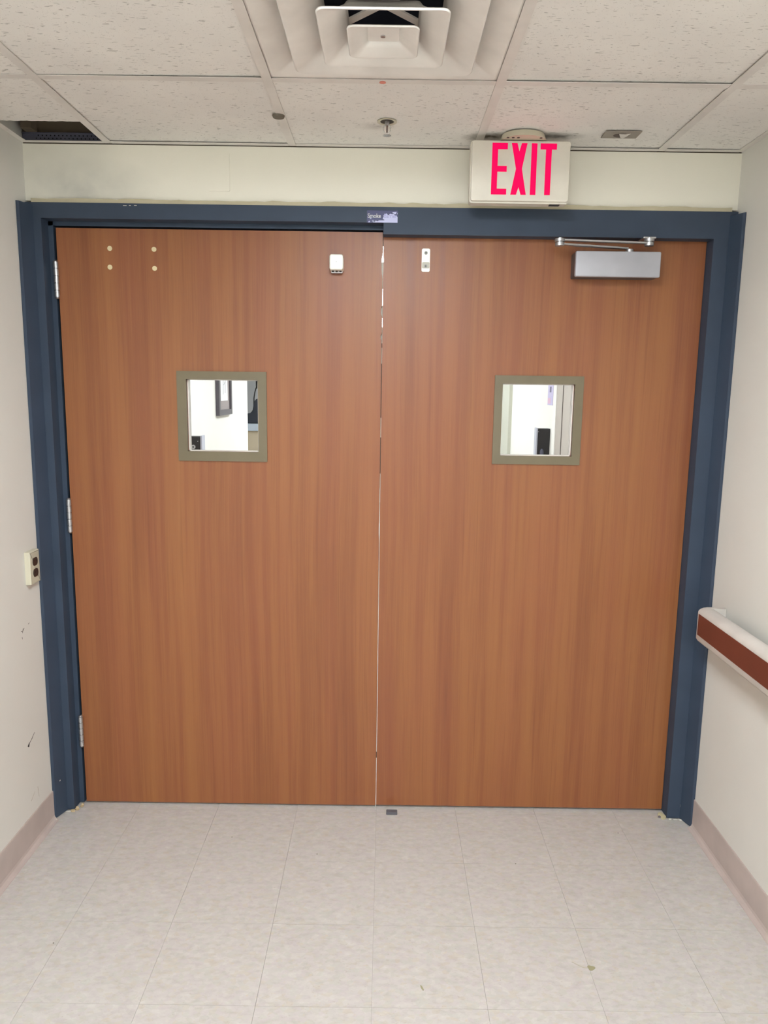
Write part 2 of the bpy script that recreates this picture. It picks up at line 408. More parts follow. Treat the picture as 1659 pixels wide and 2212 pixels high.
d1 = leaf('door_1', -1.1565, -.0361, .008, 2.1305, -.7235, -.4705, 1.372, 1.6265, WOOD1, nt_, 'R', 'wood laminate door leaf with hinges on its left edge')
d2 = leaf('door_2', -.0336, 1.0735, .010, 2.128, .3935, .6485, 1.372, 1.6265, WOOD2, [(1.99, 2.058, .001)], 'L', 'wood laminate door leaf with the door closer')
# cream edge strip seen in the meeting gap, broken where the light comes through
EDGE = mat('edge_seal', (226, 208, 178), .6)
for a, b in ((.035, 1.058), (1.245, 1.50), (1.512, 1.752), (1.795, 1.848), (1.890, 1.980), (2.066, 2.125)):
    obj('edge_seal', bxm(-.0361, -.0349, LEAF+.018, LEAF+.034, a, b), EDGE, d1)
for a, b in ((.20, .222), (1.30, 1.43), (1.50, 1.69), (1.745, 1.76)):
    obj('edge_seal', bxm(-.0361, -.0337, LEAF+.010, LEAF+.016, a, b), SC, d1, label='dark strip in the meeting gap')
def vision(x0, x1, z0, z1, ix0, ix1, iz0, iz1, par):
    bm = bmesh.new()
    for ys, ye in ((LEAF-.006, LEAF+.004), (LEAF+.0405, LEAF+.0505)):
        for a in ((x0, ix0, z0, z1), (ix1, x1, z0, z1), (ix0, ix1, z0, iz0), (ix0, ix1, iz1, z1)):
            g = box(bm, a[0], a[1], ys, ye, a[2], a[3])
    vf = obj('vision_frame', bm, VISION, par)
    bm = bmesh.new()
    for a in ((ix0-.002, ix0+.004, iz0, iz1), (ix1-.004, ix1+.002, iz0, iz1), (ix0, ix1, iz0-.002, iz0+.003), (ix0, ix1, iz1-.003, iz1+.002)):
        box(bm, a[0], a[1], LEAF+.012, LEAF+.032, a[2], a[3])
    obj('glazing_bead', bm, GRID, vf)
    obj('pane', bxm(ix0, ix1, LEAF+.019, LEAF+.025, iz0, iz1), GLASS, vf)
    for cx, cz in (((x0+ix0)/2, z0+.05), ((x1+ix1)/2, z1-.05)): pass
vision(-.757, -.440, 1.338, 1.6545, -.7235, -.4705, 1.372, 1.6265, d1)
vision(.3655, .679, 1.342, 1.655, .3935, .6485, 1.372, 1.6265, d2)
# hinges: knuckle barrel, five knuckles and a leaf plate
for zc in (1.958, 1.132, .300):
    bm = bmesh.new(); x, y = -1.1600, LEAF-.008
    for k in range(5):
        z = zc-.0600+k*.024; cyl(bm, (x, y, z+.012), .0084, .0215, seg=16)
    cyl(bm, (x, y, zc), .0052, .122, seg=12)
    cyl(bm, (x, y, zc+.0625), .0084, .004, seg=16, r2=.004); cyl(bm, (x, y, zc-.0625), .004, .004, seg=16, r2=.0084)
    h = obj('hinge', bm, SATIN, d1, smooth=True)
    obj('hinge_plate', bxm(x-.0040, x+.0040, y+.004, LEAF+.030, zc-.058, zc+.058), SATIN, h)
# filler plugs where an old closer was mounted
for x, z in ((-.974, 2.065), (-.822, 2.064), (-.976, 2.003), (-.822, 2.001)):
    bm = bmesh.new(); cyl(bm, (x, LEAF-.0006, z), .0082, .0016, 'y', 24); obj('hole_plug', bm, CREAM, d1)
# roller latch case on left leaf
def latch():
    x0, x1, z0, z1 = -.2155, -.1685, 1.997, 2.0485
    bm = bmesh.new(); prism(bm, rrect(x0, x1, z0, z1, .008), XZ, -.012, LEAF)
    es = [e for e in bm.edges if all(abs(v.co.y+.012) < 1e-5 for v in e.verts)]
    bmesh.ops.bevel(bm, geom=es, offset=.004, segments=3, affect='EDGES', profile=.5)
    b = obj('latch_case', bm, PLATED, d1, smooth=40, label='chrome latch case')
    bm = bmesh.new(); cyl(bm, ((x0+x1)/2, -.0125, (z0+z1)/2), .0195, .0025, 'y', 32, r2=.021); obj('latch_boss', bm, PLATED, b, smooth=True)
    bm = bmesh.new(); cyl(bm, ((x0+x1)/2, -.0142, (z0+z1)/2), .0012, .001, 'y', 10); obj('screw_hole', bm, DARK, b)
    bm = bmesh.new()
    for dx in (-.013, 0, .013): cyl(bm, ((x0+x1)/2+dx, .012, z0-.001), .0042, .004, 'z', 12)
    obj('latch_pin', bm, DARK, b)
    bm = bmesh.new(); prism(bm, rrect(x0+.004, x1-.004, z0-.006, z0+.006, .003), XZ, .018, LEAF); obj('latch_foot', bm, SATIN, b, smooth=40)
latch()
# strike plate on right leaf
bm = bmesh.new(); prism(bm, rrect(.0985, .1265, 2.002, 2.0785, .005), XZ, LEAF-.004, LEAF)
sp = obj('strike_plate', bm, PLATED, d2, smooth=40, label='chrome strike plate with two screws')
for z in (2.064, 2.0205):
    bm = bmesh.new(); cyl(bm, (.1125, LEAF-.0048, z), .0058, .0022, 'y', 20); obj('screw', bm, SCREWG, sp)
    bm = bmesh.new(); cyl(bm, (.1125, LEAF-.0062, z), .0022, .0012, 'y', 8); obj('screw', bm, DARK, sp)
bm = bmesh.new(); prism(bm, rrect(.0995, .1255, 2.013, 2.034, .004), XZ, LEAF-.0046, LEAF-.003); obj('strike_dip', bm, DIPG, sp)  # flat grey patch; the dip's shading is put into its colour
# door closer
def closer():
    x0, x1, z0, z1, yf = .612, .897, 1.984, 2.067, -.030
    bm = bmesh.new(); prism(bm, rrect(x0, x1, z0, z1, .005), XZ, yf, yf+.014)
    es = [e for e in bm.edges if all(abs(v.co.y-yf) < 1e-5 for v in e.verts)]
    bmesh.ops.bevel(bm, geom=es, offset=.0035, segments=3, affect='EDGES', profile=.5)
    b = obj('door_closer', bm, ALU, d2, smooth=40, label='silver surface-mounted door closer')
    bm = bmesh.new(); prism(bm, rrect(x0+.001, x1-.001, z0+.001, z1-.001, .004), XZ, yf+.014, LEAF); obj('closer_shaded_back', bm, CLOSER_SHADE, b)  # rear block added so the closer's sides look shaded
    bm = bmesh.new(); cyl(bm, (.800, .004, 2.072), .013, .014, 'z', 20); obj('closer_spindle', bm, SATIN, b, smooth=True)
    # main arm: from spindle out to the elbow
    def bar(p, q, wd, th):
        p, q = Vector(p), Vector(q); t = (q-p).normalized(); n = Vector((-t.y, t.x, 0)).normalized()*wd/2; up = Vector((0, 0, th/2))
        bm = bmesh.new(); R = []
        for e in (p, q): R.append([bm.verts.new(e+n*a+up*b) for a, b in ((-1, -1), (1, -1), (1, 1), (-1, 1))])
        for k in range(4): bm.faces.new((R[0][k], R[0][(k+1) % 4], R[1][(k+1) % 4], R[1][k]))
        bm.faces.new(R[0][::-1]); bm.faces.new(R[1]); bmesh.ops.recalc_face_normals(bm, faces=bm.faces[:]); return bm
    EL = Vector((.548, -.062, 2.084)); BR = Vector((.853, -.030, 2.094))
    m1 = bar((.800, .004, 2.083), (.780, .0, 2.083), .022, .006)
    bm = bar((.790, .002, 2.0815), EL+Vector((0, 0, -.003)), .020, .005); obj('closer_arm', bm, SATIN, b)
    m1.free()
    bm = bar(EL+Vector((0, 0, .010)), BR+Vector((0, 0, 0)), .016, .005); obj('closer_arm', bm, SATIN, b)
    for nm, c in (('elbow_joint', EL), ('bracket_joint', BR)):
        bm = bmesh.new(); cyl(bm, c+Vector((0, 0, .009)), .0165, .009, 'z', 28); cyl(bm, c+Vector((0, 0, -.004)), .0150, .010, 'z', 28); cyl(bm, c+Vector((0, 0, .003)), .010, .020, 'z', 20); cyl(bm, c+Vector((0, 0, .0150)), .007, .004, 'z', 12)
        obj(nm, bm, SATIN, b, smooth=True)
    bm = bxm(.832, .874, -.034, LEAF-.004, 2.1085, ZR-.0002, bevel=.001); obj('closer_bracket', bm, SATIN, b)
closer()
# ------------------------------------------------------------------ exit sign
ex = thing('exit_sign', (.40, -.135, H), 'white exit sign with glowing red EXIT letters hanging from the ceiling', 'sign')
x0, x1, z0, z1 = .236, .549, 2.186, 2.371
bm = bmesh.new(); prism(bm, rrect(x0+.001, x1-.001, z0, z1, .008), XZ, -.145, -.108); obj('housing', bm, SIGNW, ex, smooth=40)
bm = bmesh.new(); prism(bm, rrect(x0+.004, x1-.002, z0+.005, z1-.001, .007), XZ, -.1545, -.145)
es = [e for e in bm.edges if all(abs(v.co.y+.1545) < 1e-5 for v in e.verts)]
bmesh.ops.bevel(bm, geom=es, offset=.003, segments=2, affect='EDGES', profile=.5)
fp = obj('face_plate', bm, SIGNW, ex, smooth=40)
ZTt, ZBt = 2.3625, 2.2100
LET = {'E': [(.303, ZTt), (.351, ZTt), (.351, 2.344), (.321, 2.344), (.321, 2.295), (.350, 2.295), (.350, 2.278), (.321, 2.278), (.321, 2.2275), (.351, 2.2275), (.351, ZBt), (.303, ZBt)],
 'X': [(.363, ZTt), (.3805, ZTt), (.3875, 2.338), (.3945, ZTt), (.412, ZTt), (.3975, 2.287), (.413, ZBt), (.3965, ZBt), (.389, 2.233), (.382, ZBt), (.364, ZBt), (.379, 2.287)],
 'I': [(.4255, ZTt), (.443, ZTt), (.443, ZBt), (.4255, ZBt)],
 'T': [(.453, ZTt), (.504, ZTt), (.504, 2.345), (.4885, 2.345), (.4885, ZBt), (.4705, ZBt), (.4705, 2.345), (.453, 2.345)]}
for k, pts in LET.items():
    bm = bmesh.new(); prism(bm, pts, XZ, -.1552, -.1540); obj('letter', bm, RED, fp)
bm = bmesh.new()
cyl(bm, (.40, -.135, H-.010), .073, .018, seg=48, r2=.066)
g = bm.verts[:]; bmesh.ops.scale(bm, vec=(1, .86, 1), space=Matrix.Translation((-.40, .135, 0)), verts=g)
for k in range(6):
    a = -PI/2+(k-2.5)*.36
obj('canopy', bm, IVORY, ex, smooth=True)
obj('test_button', bxm(.492, .524, -.140, -.122, z0-.002, z0+.001), DARK, ex)
for dx in (-.052, -.036, -.02, .05): 
    bm = bmesh.new(); g = cyl(bm, (.40+dx, -.172, H-.0185), .0045, .003, 'z', 8); obj('canopy_vent', bm, DARK, ex)
# ------------------------------------------------------------------ smoke door sticker on the frame head
stk = bmesh.new(); prism(stk, rrect(-.0895, .0135, 2.1505, 2.1895, .0015), XZ, FACE-.0006, FACE)
BLUE = mat('sticker_blue', (38, 38, 92), .4); SCR = mat('sticker_scraped', (196, 198, 232), .5); LTR = mat('sticker_letters', (206, 206, 208), .5); LTR2 = mat('sticker_letters_faint', (158, 158, 205), .5)
st = tag(obj('door_sticker', stk, BLUE), 'small blue scraped sticker reading Smoke on the frame above the meeting doors', 'sticker')
def text(s, x, z, size, m, par, y, sx=1):
    cu = bpy.data.curves.new('txt', 'FONT'); cu.body = s; cu.size = size; cu.extrude = .0002; cu.offset = size*.012
    o = bpy.data.objects.new('txt', cu); C.objects.link(o)
    dg = bpy.context.evaluated_depsgraph_get(); me = bpy.data.meshes.new_from_object(o.evaluated_get(dg))
    bpy.data.objects.remove(o, do_unlink=True)
    t = bpy.data.objects.new('lettering', me); C.objects.link(t); me.materials.clear(); me.materials.append(m)
    me.transform(Matrix.Translation((x, y, z)) @ Matrix.Rotation(PI/2, 4, 'X') @ Matrix.Diagonal((sx, 1, 1, 1))); t.parent = par
text('Smoke', -.0875, 2.1660, .0195, LTR, st, FACE-.0010, .83)
rnd = random.Random(3)
top = [(-.036, 2.166), (-.034, 2.171), (-.035, 2.174), (-.030, 2.178), (-.026, 2.180), (-.024, 2.1805), (-.022, 2.177), (-.017, 2.175), (-.013, 2.1795), (-.006, 2.178), (-.003, 2.180), (.002, 2.176), (.006, 2.173), (.009, 2.175), (.010, 2.171), (.0125, 2.170)]
bot = [(.0125, 2.1515), (-.068, 2.1515), (-.073, 2.155), (-.071, 2.158), (-.060, 2.1575), (-.054, 2.155), (-.050, 2.158), (-.031, 2.1585), (-.033, 2.161), (-.037, 2.1625)]
bm = bmesh.new(); prism(bm, top+bot, XZ, FACE-.0009, FACE-.0004); obj('scraped_patch', bm, SCR, st)
for pts in ([(-.006, 2.184), (.009, 2.1855), (.0075, 2.1795), (.003, 2.177), (-.001, 2.181)], [(.010, 2.177), (.0125, 2.184), (.0125, 2.179)], [(-.086, 2.1515), (-.079, 2.1515), (-.082, 2.157)], [(-.089, 2.169), (-.084, 2.1685), (-.078, 2.1625), (-.074, 2.164), (-.076, 2.1665), (-.083, 2.166)], [(-.0695, 2.155), (-.064, 2.1525), (-.060, 2.157), (-.066, 2.1578)]):
    bm = bmesh.new(); prism(bm, pts, XZ, FACE-.0009, FACE-.0004); obj('scraped_patch', bm, SCR, st)
text('Barrier', -.0335, 2.1660, .0190, LTR2, st, FACE-.0012, .80)
# ------------------------------------------------------------------ floor block, outlet
fb = tag(obj('door_stop', bxm(.006, .048, -.014, .008, 0, .011, bevel=.002), mat('grey_rubber', (88, 86, 92), .6)), 'small dark grey block on the floor just right of the door meeting gap', 'door stop')
ot = thing('wall_outlet', (WL, -.133, .98), 'ivory duplex outlet plate on the left wall beside the door frame', 'outlet')
bm = bmesh.new(); prism(bm, rrect(-.168, -.098, .923, 1.038, .003), YZ, WL, WL+.0185)
es = [e for e in bm.edges if all(abs(v.co.x-(WL+.0185)) < 1e-5 for v in e.verts)]
bmesh.ops.bevel(bm, geom=es, offset=.005, segments=3, affect='EDGES', profile=.6)
obj('cover_plate', bm, IVORY, ot, smooth=40)
for zc in (1.000, .961):
    pts = []
    for k in range(24):
        a = 2*PI*k/24; yy = .0172*math.cos(a); zz = .0172*math.sin(a); zz = max(-.0138, min(.0138, zz)); pts.append((-.133+yy, zc+zz))
    bm = bmesh.new(); prism(bm, pts, YZ, WL+.0175, WL+.0205); s = obj('socket', bm, SOCK, ot)
    for dy, hh in ((-.006, .004), (.006, .0034)):
        obj('slot', bxm(WL+.0204, WL+.0208, -.133+dy-.001, -.133+dy+.001, zc-hh+.003, zc+hh+.003), BLACK, s)
bm = bmesh.new(); cyl(bm, (WL+.0188, -.133, .9805), .0032, .0015, 'x', 12); obj('screw', bm, IVORY, ot)
# ------------------------------------------------------------------ crash rail on right wall
rl = thing('handrail', (WR, -2, .76), 'ivory wall-mounted handrail with a red-brown centre stripe on the right wall', 'handrail')
D = .088
def railprof():
    P = [(.034, .758), (.058, .755), (.074, .756), (.083, .761), (D, .769), (D, .862), (.086, .868), (.080, .874), (.070, .878), (.056, .880), (.044, .878), (.037, .872), (.040, .866), (.050, .866), (.054, .780), (.048, .770), (.034, .770)]
    return P
bm = bmesh.new(); prism(bm, [(WR-a, b) for a, b in railprof()], lambda a, b, d: (a, d, b), -8.1, -.180); obj('rail_cover', bm, RAILW, rl, smooth=35)
obj('stripe', bxm(WR-D-.0012, WR-D+.002, -8.1, -.1795, .785, .858), RAILR, rl, label='red-brown stripe')
# end cap: closed rounded return to the wall
bm = bmesh.new()
out = [(.001, .760), (.045, .755), (.074, .756), (.083, .761), (D, .769), (D, .862), (.086, .868), (.080, .874), (.070, .878), (.056, .880), (.03, .880), (.001, .879)]
prism(bm, [(WR-a, b) for a, b in out], lambda a, b, d: (a, d, b), -.181, -.150)
es = [e for e in bm.edges if all(abs(v.co.y+.150) < 1e-5 for v in e.verts)]
bmesh.ops.bevel(bm, geom=es, offset=.014, segments=4, affect='EDGES', profile=.5)
obj('end_cap', bm, RAILW, rl, smooth=35)
obj('stripe_end', bxm(WR-D-.0012, WR-D+.001, -.1795, -.170, .785, .858), RAILR, rl)
for y in (-.45, -1.26, -2.07, -2.9, -4.2, -5.6, -7.0): obj('bracket', bxm(WR-.048, WR, y-.03, y+.03, .785, .822), ALU, rl)
# ------------------------------------------------------------------ ceiling
ce = struct('ceiling', bxm(WL-.12, WR+.12, YB-.12, .14, TOP, TOP+.1), PLENUM, 'suspended ceiling grid with mineral fibre tiles')
gx = [WL, -.949, -.3394, .2702, .8798, WR]
gy = [0, -.530]; 
while gy[-1]-.6096 > YB+.2: gy.append(gy[-1]-.6096)
gy.append(YB)
for x in gx[1:-1]:
    bm = bmesh.new(); box(bm, x-.0125, x+.0125, YB, -.001, H-.0008, H+.0008); box(bm, x-.001, x+.001, YB, -.001, H+.0008, H+.035)
    obj('main_runner', bm, GRID, ce)
for y in gy[1:-1]:
    for a, b in zip(gx, gx[1:]):
        bm = bmesh.new(); a2 = a+(.0127 if a > WL else .001); b2 = b-(.0127 if b < WR else .001)
        box(bm, a2, b2, y-.0125, y+.0125, H-.0006, H+.001); box(bm, a2, b2, y-.001, y+.001, H+.001, H+.033)
        obj('cross_tee', bm, GRID, ce)
for a in ((WL, WL+.020, YB, 0), (WR-.020, WR, YB, 0)):
    obj('wall_angle', bxm(*a, H-.0006, H+.0012), GRID, ce)
for a, b in zip(gx, gx[1:]):
    obj('wall_angle', bxm(a+.013, b-.013, -.020, -.0015 if a > WL else -.0035, H-.0016, H+.0004), GRID, ce)
troff = {(2, 2): 'near', (2, 3): 'near', (2, 7): 'mid', (2, 8): 'mid', (2, 11): 'far', (2, 12): 'far'}
for i in range(5):
    for j in range(len(gy)-1):
        if i == 2 and (j == 1 or (2, j) in troff): continue
        xa, xb, ya, yb = gx[i]+.004, gx[i+1]-.004, gy[j+1]+.004, gy[j]-.004
        zb = H+.0012+random.uniform(0, .0006)
        bm = bmesh.new()
        if (i, j) == (0, 0):
            N = 26; rn = random.Random(5)
            P = [(xa, ya), (xb, ya)]+[(xb+(xa-xb)*k/N, -.196+rn.uniform(-.0022, .0022)) for k in range(N+1)]
            prism(bm, P, XY, zb, zb+.016)
        else:
            box(bm, xa, xb, ya, yb, zb, zb+.016)
            lift = {(1, 1): (.001, .0045), (3, 1): (.004, .004), (1, 0): (.0022, .002), (3, 0): (.0015, .003), (4, 0): (.003, .001)}.get((i, j), (.0, .0))
            for v in bm.verts:
                if v.co.y > (ya+yb)/2 or j == 0: v.co.z += lift[0] if v.co.x < (xa+xb)/2 else lift[1]
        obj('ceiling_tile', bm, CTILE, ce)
# things above the missing corner tile
sc_ = bmesh.new(); box(sc_, WL+.004, -.952, -.004, .003, H+.003, H+.026); box(sc_, WL+.004, -.952, -.010, .003, H+.026, H+.0285)
ch = obj('steel_channel', sc_, STEEL, ce)
bm = bmesh.new()
for k in range(17):
    for q in range(2): cyl(bm, (WL+.05+k*.0135+(q % 2)*.0068, -.0045, H+.011+q*.009), .0022, .001, 'y', 8)
hh = obj('channel_holes', bm, DARKHOLE, ch); hh['kind'] = 'stuff'
obj('plenum_post', bxm(WL+.02, WL+.055, -.05, -.006, H+.0285, H+.2), PLENUM, ce)
# red dot on the tee, round clip
bm = bmesh.new(); cyl(bm, (-.038, -.5275, H-.0012), .0085, .001, 'z', 20); tag(obj('dot_sticker', bm, mat('dot_red', (214, 128, 110), .5)), 'small round red dot sticker on the grid bar beside the air diffuser', 'sticker')
bm = bmesh.new(); cyl(bm, (-.346, -.277, H-.0035), .0165, .006, 'z', 28, r2=.0185); tag(obj('grid_clip', bm, mat('clip_grey', (104, 96, 84), .5, .3), smooth=True), 'small round dark grey magnet stuck to the ceiling grid bar', 'magnet')
# sprinkler
spk = thing('sprinkler', (-.026, -.239, H), 'small pendant fire sprinkler head in the ceiling tile above the door gap', 'sprinkler')
bm = bmesh.new()
for k in range(32):
    pass
ring = []; seg = 32
for rad, z in ((.021, H+.001), (.029, H-.0002), (.030, H-.0022), (.026, H-.0026), (.0205, H-.0012), (.020, H+.001)):
    ring.append([bm.verts.new((-.026+rad*math.cos(2*PI*k/seg), -.239+rad*math.sin(2*PI*k/seg), z)) for k in range(seg)])
for A, B in zip(ring, ring[1:]):
    for k in range(seg): bm.faces.new((A[k], A[(k+1) % seg], B[(k+1) % seg], B[k]))
bmesh.ops.recalc_face_normals(bm, faces=bm.faces[:]); obj('escutcheon', bm, IVORY, spk, smooth=True)
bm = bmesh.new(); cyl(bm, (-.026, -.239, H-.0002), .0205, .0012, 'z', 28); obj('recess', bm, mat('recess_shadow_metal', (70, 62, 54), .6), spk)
bm = bmesh.new(); cyl(bm, (-.026, -.239, H-.006), .0080, .012, 'z', 6); obj('sprinkler_body', bm, SATIN, spk)
bm = bmesh.new()
for s in (-1, 1): tube(bm, [(-.026+s*.006, -.239, H-.010), (-.026+s*.0115, -.239, H-.018), (-.026+s*.0105, -.239, H-.027), (-.026+s*.003, -.239, H-.036)], .0014, 8)
cyl(bm, (-.026, -.239, H-.036), .004, .006, 'z', 12)
obj('frame_arm', bm, CHROME, spk, smooth=True)
bm = bmesh.new(); cyl(bm, (-.026, -.239, H-.0225), .0019, .021, 'z', 10); obj('glass_bulb', bm, mat('bulb_dark', (70, 36, 30), .2), spk)
bm = bmesh.new()
for k in range(12):
    a = 2*PI*k/12; prism(bm, [(-.026+.004*math.cos(a-.5), -.239+.004*math.sin(a-.5)), (-.026+.0125*math.cos(a-.16), -.239+.0125*math.sin(a-.16)), (-.026+.0125*math.cos(a+.16), -.239+.0125*math.sin(a+.16)), (-.026+.004*math.cos(a+.5), -.239+.004*math.sin(a+.5))], XY, H-.0405, H-.0395)
cyl(bm, (-.026, -.239, H-.040), .006, .0012, 'z', 16); cyl(bm, (-.026, -.239, H-.0415), .003, .003, 'z', 8)
obj('deflector', bm, SATIN, spk)
# plate on the right
pl = thing('ceiling_plate', (.70, -.152, H), 'small grey rectangular metal plate with an oval hole in the ceiling tile', 'plate')
PLG = m_paint('dull_zinc', (150, 141, 130), .5)
obj('plate', bxm(.647, .757, -.184, -.122, H-.0015, H+.0012), PLG, pl)
bm = bmesh.new(); cyl(bm, (.703, -.150, H-.0018), .024, .0012, 'z', 28); bmesh.ops.scale(bm, vec=(1, .72, 1), space=Matrix.Translation((-.703, .150, 0)), verts=bm.verts[:])
obj('oval_hole', bm, mat('oval_dark', (92, 82, 76), .7), pl)
bm = bmesh.new(); prism(bm, [(.692, -.166), (.712, -.164), (.726, -.172), (.722, -.150), (.714, -.130), (.704, -.138)], XY, H-.0040, H-.0024); obj('white_tab', bm, GRID, pl)
# ------------------------------------------------------------------ air diffuser
df = thing('air_diffuser', (-.0346, -.8348, H), 'square white stepped louver air diffuser filling one ceiling grid opening', 'vent')
DX, DY = -.0346, -.8348
def cone(prof, m, name, thick=.0022, rc=.12, parent=None):
    """concentric rounded squares: prof = [(half size, z)]"""
    bm = bmesh.new(); rings = []
    for hs, z in prof:
        pts = rrect(DX-hs, DX+hs, DY-hs, DY+hs, max(hs*rc, .004), 5); rings.append([bm.verts.new((a, b, z)) for a, b in pts])
    n = len(rings[0])
    for A, B in zip(rings, rings[1:]):
        for k in range(n): bm.faces.new((A[k], A[(k+1) % n], B[(k+1) % n], B[k]))
    bmesh.ops.recalc_face_normals(bm, faces=bm.faces[:])
    o = obj(name, bm, m, parent or df, smooth=30)
    s = o.modifiers.new('thick', 'SOLIDIFY'); s.thickness = thick; s.offset = 0
    return o
cone([(.2925, H+.0025), (.285, H+.003), (.255, H+.009), (.232, H+.018), (.205, H+.035), (.191, H+.050), (.187, H+.057)], DIFF, 'diffuser_pan', rc=.03)
cone([(.2165, H-.016), (.2145, H-.0175), (.208, H-.016), (.168, H-.001), (.140, H+.016), (.130, H+.030)], DIFF, 'louver', thick=.004, rc=.12)
cone([(.1385, H-.028), (.1365, H-.0295), (.131, H-.028), (.102, H-.013), (.084, H+.002), (.078, H+.012)], DIFF, 'louver', thick=.004, rc=.13)
o = cone([(.0775, H-.034), (.0755, H-.0355), (.070, H-.035), (.050, H-.024), (.034, H-.0165)], DIFF, 'centre_louver', thick=.003, rc=.2)
bm = bmesh.new(); prism(bm, rrect(DX-.036, DX+.036, DY-.036, DY+.036, .007), XY, H-.0185, H-.0155); cp = obj('centre_plate', bm, DIFF, df)
bm = bmesh.new(); cyl(bm, (DX-.001, DY+.008, H-.0192), .0055, .003, 'z', 16); obj('screw', bm, SATIN, cp)
bm = bmesh.new()
for a in (PI/4, -PI/4):
    g = box(bm, -.20, .20, -.010, .010, H+.040, H+.044); bmesh.ops.rotate(bm, cent=(0, 0, 0), matrix=Matrix.Rotation(a, 3, 'Z'), verts=g)
    bmesh.ops.translate(bm, vec=(DX, DY, 0 if a > 0 else .001), verts=g)
obj('cross_strut', bm, DIFF, df)
bm = bmesh.new()
seg = 48
A = [bm.verts.new((DX+.150*math.cos(2*PI*k/seg), DY+.150*math.sin(2*PI*k/seg), H+.0565)) for k in range(seg)]
B = [bm.verts.new((DX+.150*math.cos(2*PI*k/seg), DY+.150*math.sin(2*PI*k/seg), H+.32)) for k in range(seg)]
for k in range(seg): bm.faces.new((A[k], A[(k+1) % seg], B[(k+1) % seg], B[k]))
bm.faces.new(B)
obj('duct_collar', bm, mat('duct_dark_blue', (34, 38, 52), .6), df)
bm = bmesh.new()   # top plate between the pan and the round collar
O = [bm.verts.new(p) for p in ((DX-.184, DY-.184, H+.0568), (DX+.184, DY-.184, H+.0568), (DX+.184, DY+.184, H+.0568), (DX-.184, DY+.184, H+.0568))]
A = [bm.verts.new((DX+.151*math.cos(2*PI*k/seg+PI/4), DY+.151*math.sin(2*PI*k/seg+PI/4), H+.0562)) for k in range(seg)]
q = seg//4; corner = [O[2], O[3], O[0], O[1]]
for k in range(seg):
    c0 = corner[((k+q//2)//q) % 4]; c1 = corner[((k+1+q//2)//q) % 4]
    bm.faces.new((A[k], A[(k+1) % seg], c0))
    if c0 is not c1: bm.faces.new((A[(k+1) % seg], c1, c0))
obj('neck_plate', bm, DIFF, df)
# ------------------------------------------------------------------ ceiling lights (recessed troffers)
def troffer(x0, x1, y0, y1, key, s, label, z=H):
    t = thing('ceiling_light', ((x0+x1)/2, (y0+y1)/2, z), label, 'light')
    bm = bmesh.new()
    for a in ((x0, x0+.02, y0, y1), (x1-.02, x1, y0, y1), (x0+.02, x1-.02, y0, y0+.02), (x0+.02, x1-.02, y1-.02, y1)): box(bm, *a, z+.001, z+.008)
    obj('frame', bm, GRID, t)
    obj('diffuser', bxm(x0+.02, x1-.02, y0+.02, y1-.02, z+.002, z+.005), lens_mat(key, s), t)
    obj('housing', bxm(x0+.005, x1-.005, y0+.005, y1-.005, z+.008, z+.09), GRID, t)
for (j0, key, s, lb) in ((2, 'near', LENS_NEAR, 'recessed ceiling light panel nearest the doors'), (7, 'mid', LENS_MID, 'recessed ceiling light panel halfway down the corridor'), (11, 'far', LENS_FAR, 'recessed ceiling light panel at the far end of the corridor')):
    troffer(gx[2]+.014, gx[3]-.014, gy[j0+2]+.014, gy[j0]-.014, key, s, lb)
# ------------------------------------------------------------------ corridor beyond the doors
struct('wall_left', bxm(WL-.12, WL, .14, 3.984, -.06, TOP), FARW)
struct('wall_left', bxm(-3.2, WL-.12, 3.86, 3.984, -.06, TOP), FARW)
struct('wall_left', bxm(-3.32, -3.2, 3.86, YF, -.06, TOP), FARW)
wr2 = struct('wall_right', bxm(WR, WR+.12, .14, 4.34, -.06, TOP), FARW)
struct('wall_right', bxm(WR-.03, WR+.12, 4.34, YF, -.06, TOP), GREYG)
struct('wall_back', bxm(-3.32, WR+.12, YF, YF+.12, -.06, TOP), FARW)
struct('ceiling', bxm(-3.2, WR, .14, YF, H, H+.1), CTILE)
struct('wall_back', bxm(-3.2, -1.30, 6.1, 6.2, 0, H-.001), m_wall('alcove_grey', (206, 208, 212)))
for k, (y0, y1) in enumerate(((1.0, 2.2), (3.4, 4.6), (5.8, 7.0))):
    troffer(-.335, .265, y0, y1, 'beyond', LENS_BEYOND, ('ceiling light panel just beyond the doors', 'second ceiling light panel beyond the doors', 'farthest ceiling light panel beyond the doors')[k], H-.012)
# side door and casing on the right beyond
bm = bmesh.new(); box(bm, WR-.012, WR-.0005, 2.495, 2.584, 0, 2.15); box(bm, WR-.012, WR-.0005, 1.2, 1.29, 0, 2.15); box(bm, WR-.012, WR-.0005, 1.2, 2.584, 2.15, 2.24)
d3 = struct('door_3', bm, FARW, 'side door beyond the right window')
obj('leaf', bxm(WR-.006, WR-.0005, 1.29, 2.495, .01, 2.15), mat('greige_door', (176, 168, 158), .5), d3)
obj('leaf_joint', bxm(WR-.010, WR-.006, 2.312, 2.322, .01, 2.15), mat('greige_dark', (112, 104, 98), .5), d3)
